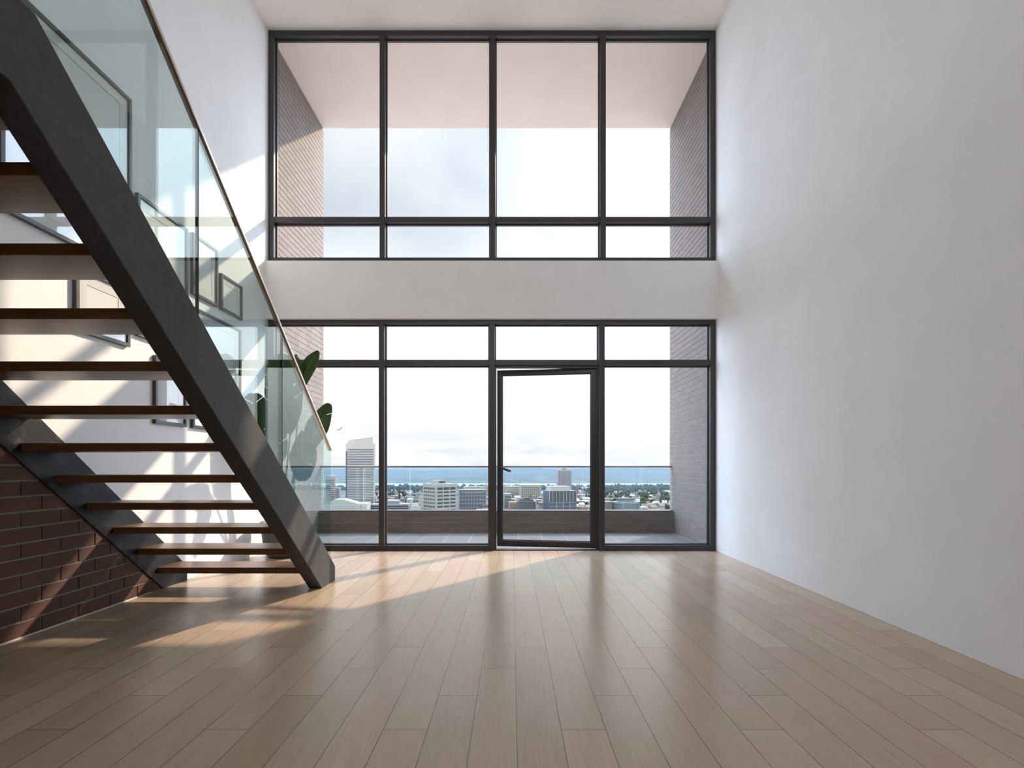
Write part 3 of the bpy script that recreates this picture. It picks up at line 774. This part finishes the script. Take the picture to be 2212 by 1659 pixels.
lab = ['one of the rounded dark green trees between the far houses', 'one of the olive green rounded trees between the far houses', 'one of the pointed dark conifers between the far houses', 'one of the rounded dark green trees between the far houses']
grp = ['dark rounded trees', 'olive rounded trees', 'pointed conifers', 'dark rounded trees']
tn = 0
for k in range(3000):
    if tn >= 290: break
    D = 780+820*rb.random()**.8
    px = rb.choice([rb.uniform(1292, 1448)]*6+[rb.uniform(1248, 1282)]*1+[rb.uniform(810, 906)]*3+[rb.uniform(985, 1060)])
    if D < 1250 and px < 1070 and rb.random() < .6: continue
    c = P(px, 1006, D)
    if any((c.x-q[0])**2+(c.y-q[1])**2 < 8**2 for q in spots): continue
    ty = rb.choice([0, 0, 1, 2, 3, 3]); 
    if tn < 4: ty = tn; o = tp[tn]
    else: o = tp[ty].copy(); COL.objects.link(o)
    s = rb.uniform(.8, 1.45); o.location = (c.x, c.y, GZ); o.scale = (s, s, s*rb.uniform(.85, 1.2)); o.rotation_euler = (0, 0, rb.uniform(0, 6.28))
    tag(o, lab[ty], 'tree', grp[ty]); tn += 1; spots.append((c.x, c.y))
# a belt of woodland along the near shore
mb = MB()
for k in range(900):
    D = rb.uniform(1450, 1655); X = rb.uniform(-.36, .42)*D; r_ = rb.uniform(3, 6)
    bmesh.ops.create_icosphere(mb.bm, subdivisions=1, radius=r_, matrix=Matrix.Translation((X, D, GZ+r_*.8)) @ Matrix.Diagonal((1.2, 1, rb.uniform(.8, 1.4), 1)))
tag(mb.build('woodland', C_['tree']), 'belt of dark woodland along the near shore of the lake', 'woodland', kind='stuff')
# bird
bc = P(733, 928, 60); m = MB()
m.tube([bc+Vector((-.1, -.3, -.05)), bc, bc+Vector((.1, .3, .05))], [.02, .09, .02], 8)
for s in (-1, 1):
    A = [bc+Vector((0, -.09, 0)), bc+Vector((0, .09, 0)), bc+Vector((s*.28, .12, .16 if s > 0 else -.02)), bc+Vector((s*.34, .02, .34 if s > 0 else -.16)), bc+Vector((s*.24, -.08, .14 if s > 0 else -.02))]
    v1 = [m.bm.verts.new(p) for p in A]; v2 = [m.bm.verts.new(p+Vector((0, 0, .015))) for p in A]
    m.bm.faces.new(v1); m.bm.faces.new(v2[::-1])
    for i in range(5): m.bm.faces.new((v1[i], v2[i], v2[(i+1) % 5], v1[(i+1) % 5]))
tag(m.build('bird', C_['grey']), 'small grey bird gliding in the sky left of the white tower', 'bird')
# haze over the city
vm = bpy.data.materials.new('haze'); vm.use_nodes = True; vnt = vm.node_tree; vnt.nodes.clear()
vo = nd(vnt, 'ShaderNodeOutputMaterial'); vs_ = nd(vnt, 'ShaderNodeVolumeScatter')
vs_.inputs['Color'].default_value = (.21, .29, .375, 1); vs_.inputs['Density'].default_value = .0005
va_ = nd(vnt, 'ShaderNodeVolumeAbsorption'); va_.inputs['Color'].default_value = (.21, .29, .375, 1); va_.inputs['Density'].default_value = .0005
ad_ = nd(vnt, 'ShaderNodeAddShader'); lk(vnt, vs_.outputs[0], ad_.inputs[0]); lk(vnt, va_.outputs[0], ad_.inputs[1])
lk(vnt, ad_.outputs[0], vo.inputs['Volume'])
hz = MB().box(-2590, 2590, 1000, 4400, GZ+.1, -10).build('haze', vm)
tag(hz, 'thin bluish haze lying over the city and the hills', 'haze', kind='stuff')
# ------------------------------------------------------------------ light
sun = bpy.data.lights.new('sunlight', 'SUN'); sun.energy = 4.9; sun.angle = R(1.1); sun.color = (1.0, .80, .59)
so = bpy.data.objects.new('sunlight', sun); COL.objects.link(so)
dirv = Vector((-.805, -1.0, -.82)).normalized()
so.rotation_euler = dirv.to_track_quat('-Z', 'Y').to_euler(); so.location = (8, 14, 12)

w = bpy.data.worlds.new('sky'); S.world = w; w.use_nodes = True; nt = w.node_tree; nt.nodes.clear()
wo = nd(nt, 'ShaderNodeOutputWorld'); bg = nd(nt, 'ShaderNodeBackground')
tc = nd(nt, 'ShaderNodeTexCoord'); sp = nd(nt, 'ShaderNodeSeparateXYZ'); lk(nt, tc.outputs['Generated'], sp.inputs[0])
zc = mth(nt, 'ADD', mth(nt, 'MAXIMUM', sp.outputs[2], 0), .35)
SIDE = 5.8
cv = nd(nt, 'ShaderNodeCombineXYZ')
lk(nt, mth(nt, 'DIVIDE', sp.outputs[0], zc), cv.inputs[0]); lk(nt, mth(nt, 'DIVIDE', sp.outputs[1], zc), cv.inputs[1]); cv.inputs[2].default_value = 2.3
n1 = noise(nt, cv.outputs[0], 1.5, 6, .5, .3)
cloud = ramp(nt, n1, [(.36, 0.0), (.66, 1.0)])
n2 = noise(nt, coords(nt, (1, 1, 1)), 7, 6, .55, .4)
gv_ = nd(nt, 'ShaderNodeMapping'); gv_.inputs['Scale'].default_value = (1, 1, 4.5); lk(nt, tc.outputs['Generated'], gv_.inputs[0])
n2 = noise(nt, gv_.outputs[0], 6, 6, .5, .3)
low = mixc(nt, ramp(nt, n2, [(.40, 0.0), (.60, 1.0)]), (.76, .80, .83), (.98, .99, 1.0))      # grey cloud bank on the horizon
hazev = (1.08, 1.09, 1.09)
blue = ramp(nt, sp.outputs[0], [(0.0, (.46, .54, .66)), (.5, (.60, .76, .83))])
up = mixc(nt, cloud, blue, (.84, .865, .89))
c1 = mixc(nt, ramp(nt, sp.outputs[2], [(.03, 0.0), (.14, 1.0)]), low, hazev)
col = mixc(nt, ramp(nt, sp.outputs[2], [(.30, 0.0), (.42, 1.0)]), c1, up)
# extra sky light added overhead, beside and behind for the room; glow round sun
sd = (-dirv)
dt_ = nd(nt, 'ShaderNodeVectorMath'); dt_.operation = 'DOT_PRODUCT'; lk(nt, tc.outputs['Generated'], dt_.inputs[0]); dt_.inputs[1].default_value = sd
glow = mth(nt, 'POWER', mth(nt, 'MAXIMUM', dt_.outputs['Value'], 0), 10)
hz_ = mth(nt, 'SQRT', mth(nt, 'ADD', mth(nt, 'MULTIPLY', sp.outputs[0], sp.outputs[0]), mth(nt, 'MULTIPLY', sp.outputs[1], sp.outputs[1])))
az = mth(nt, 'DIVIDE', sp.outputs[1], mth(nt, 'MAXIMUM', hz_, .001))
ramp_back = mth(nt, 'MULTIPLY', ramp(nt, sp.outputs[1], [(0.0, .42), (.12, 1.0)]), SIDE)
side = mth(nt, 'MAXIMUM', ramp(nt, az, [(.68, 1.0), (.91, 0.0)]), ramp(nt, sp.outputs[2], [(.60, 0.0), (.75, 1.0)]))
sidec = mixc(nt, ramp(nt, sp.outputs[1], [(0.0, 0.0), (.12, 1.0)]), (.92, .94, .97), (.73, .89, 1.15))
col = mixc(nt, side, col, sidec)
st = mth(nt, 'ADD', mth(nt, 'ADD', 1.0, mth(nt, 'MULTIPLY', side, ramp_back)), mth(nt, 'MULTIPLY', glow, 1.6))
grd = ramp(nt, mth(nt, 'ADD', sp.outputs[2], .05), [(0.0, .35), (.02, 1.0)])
below = ramp(nt, mth(nt, 'MULTIPLY', sp.outputs[2], -1.0), [(.16, 0.0), (.26, 1.0)])     # warm glow added under the horizon in place of light off sunlit streets
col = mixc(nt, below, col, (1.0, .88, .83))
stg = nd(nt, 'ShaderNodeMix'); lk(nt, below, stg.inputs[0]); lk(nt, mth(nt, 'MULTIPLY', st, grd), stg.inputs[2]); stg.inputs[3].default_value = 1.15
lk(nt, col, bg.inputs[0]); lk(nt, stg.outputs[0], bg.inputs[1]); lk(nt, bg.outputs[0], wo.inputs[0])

# ------------------------------------------------------------------ camera
cam = bpy.data.cameras.new('camera'); co = bpy.data.objects.new('camera', cam); COL.objects.link(co)
cam.lens = 18; cam.sensor_width = 36; cam.sensor_fit = 'HORIZONTAL'; cam.shift_y = 176.5/2212
cam.clip_start = .05; cam.clip_end = 20000
co.location = (0, 0, EYE); co.rotation_euler = (R(90), 0, 0)
S.camera = co
S.view_settings.view_transform = 'Standard'; S.view_settings.look = 'None'
S.view_settings.exposure = 0.20; S.view_settings.gamma = 1; S.view_settings.use_curve_mapping = False
S.cycles.max_bounces = 10; S.cycles.diffuse_bounces = 6; S.cycles.glossy_bounces = 4; S.cycles.transparent_max_bounces = 20
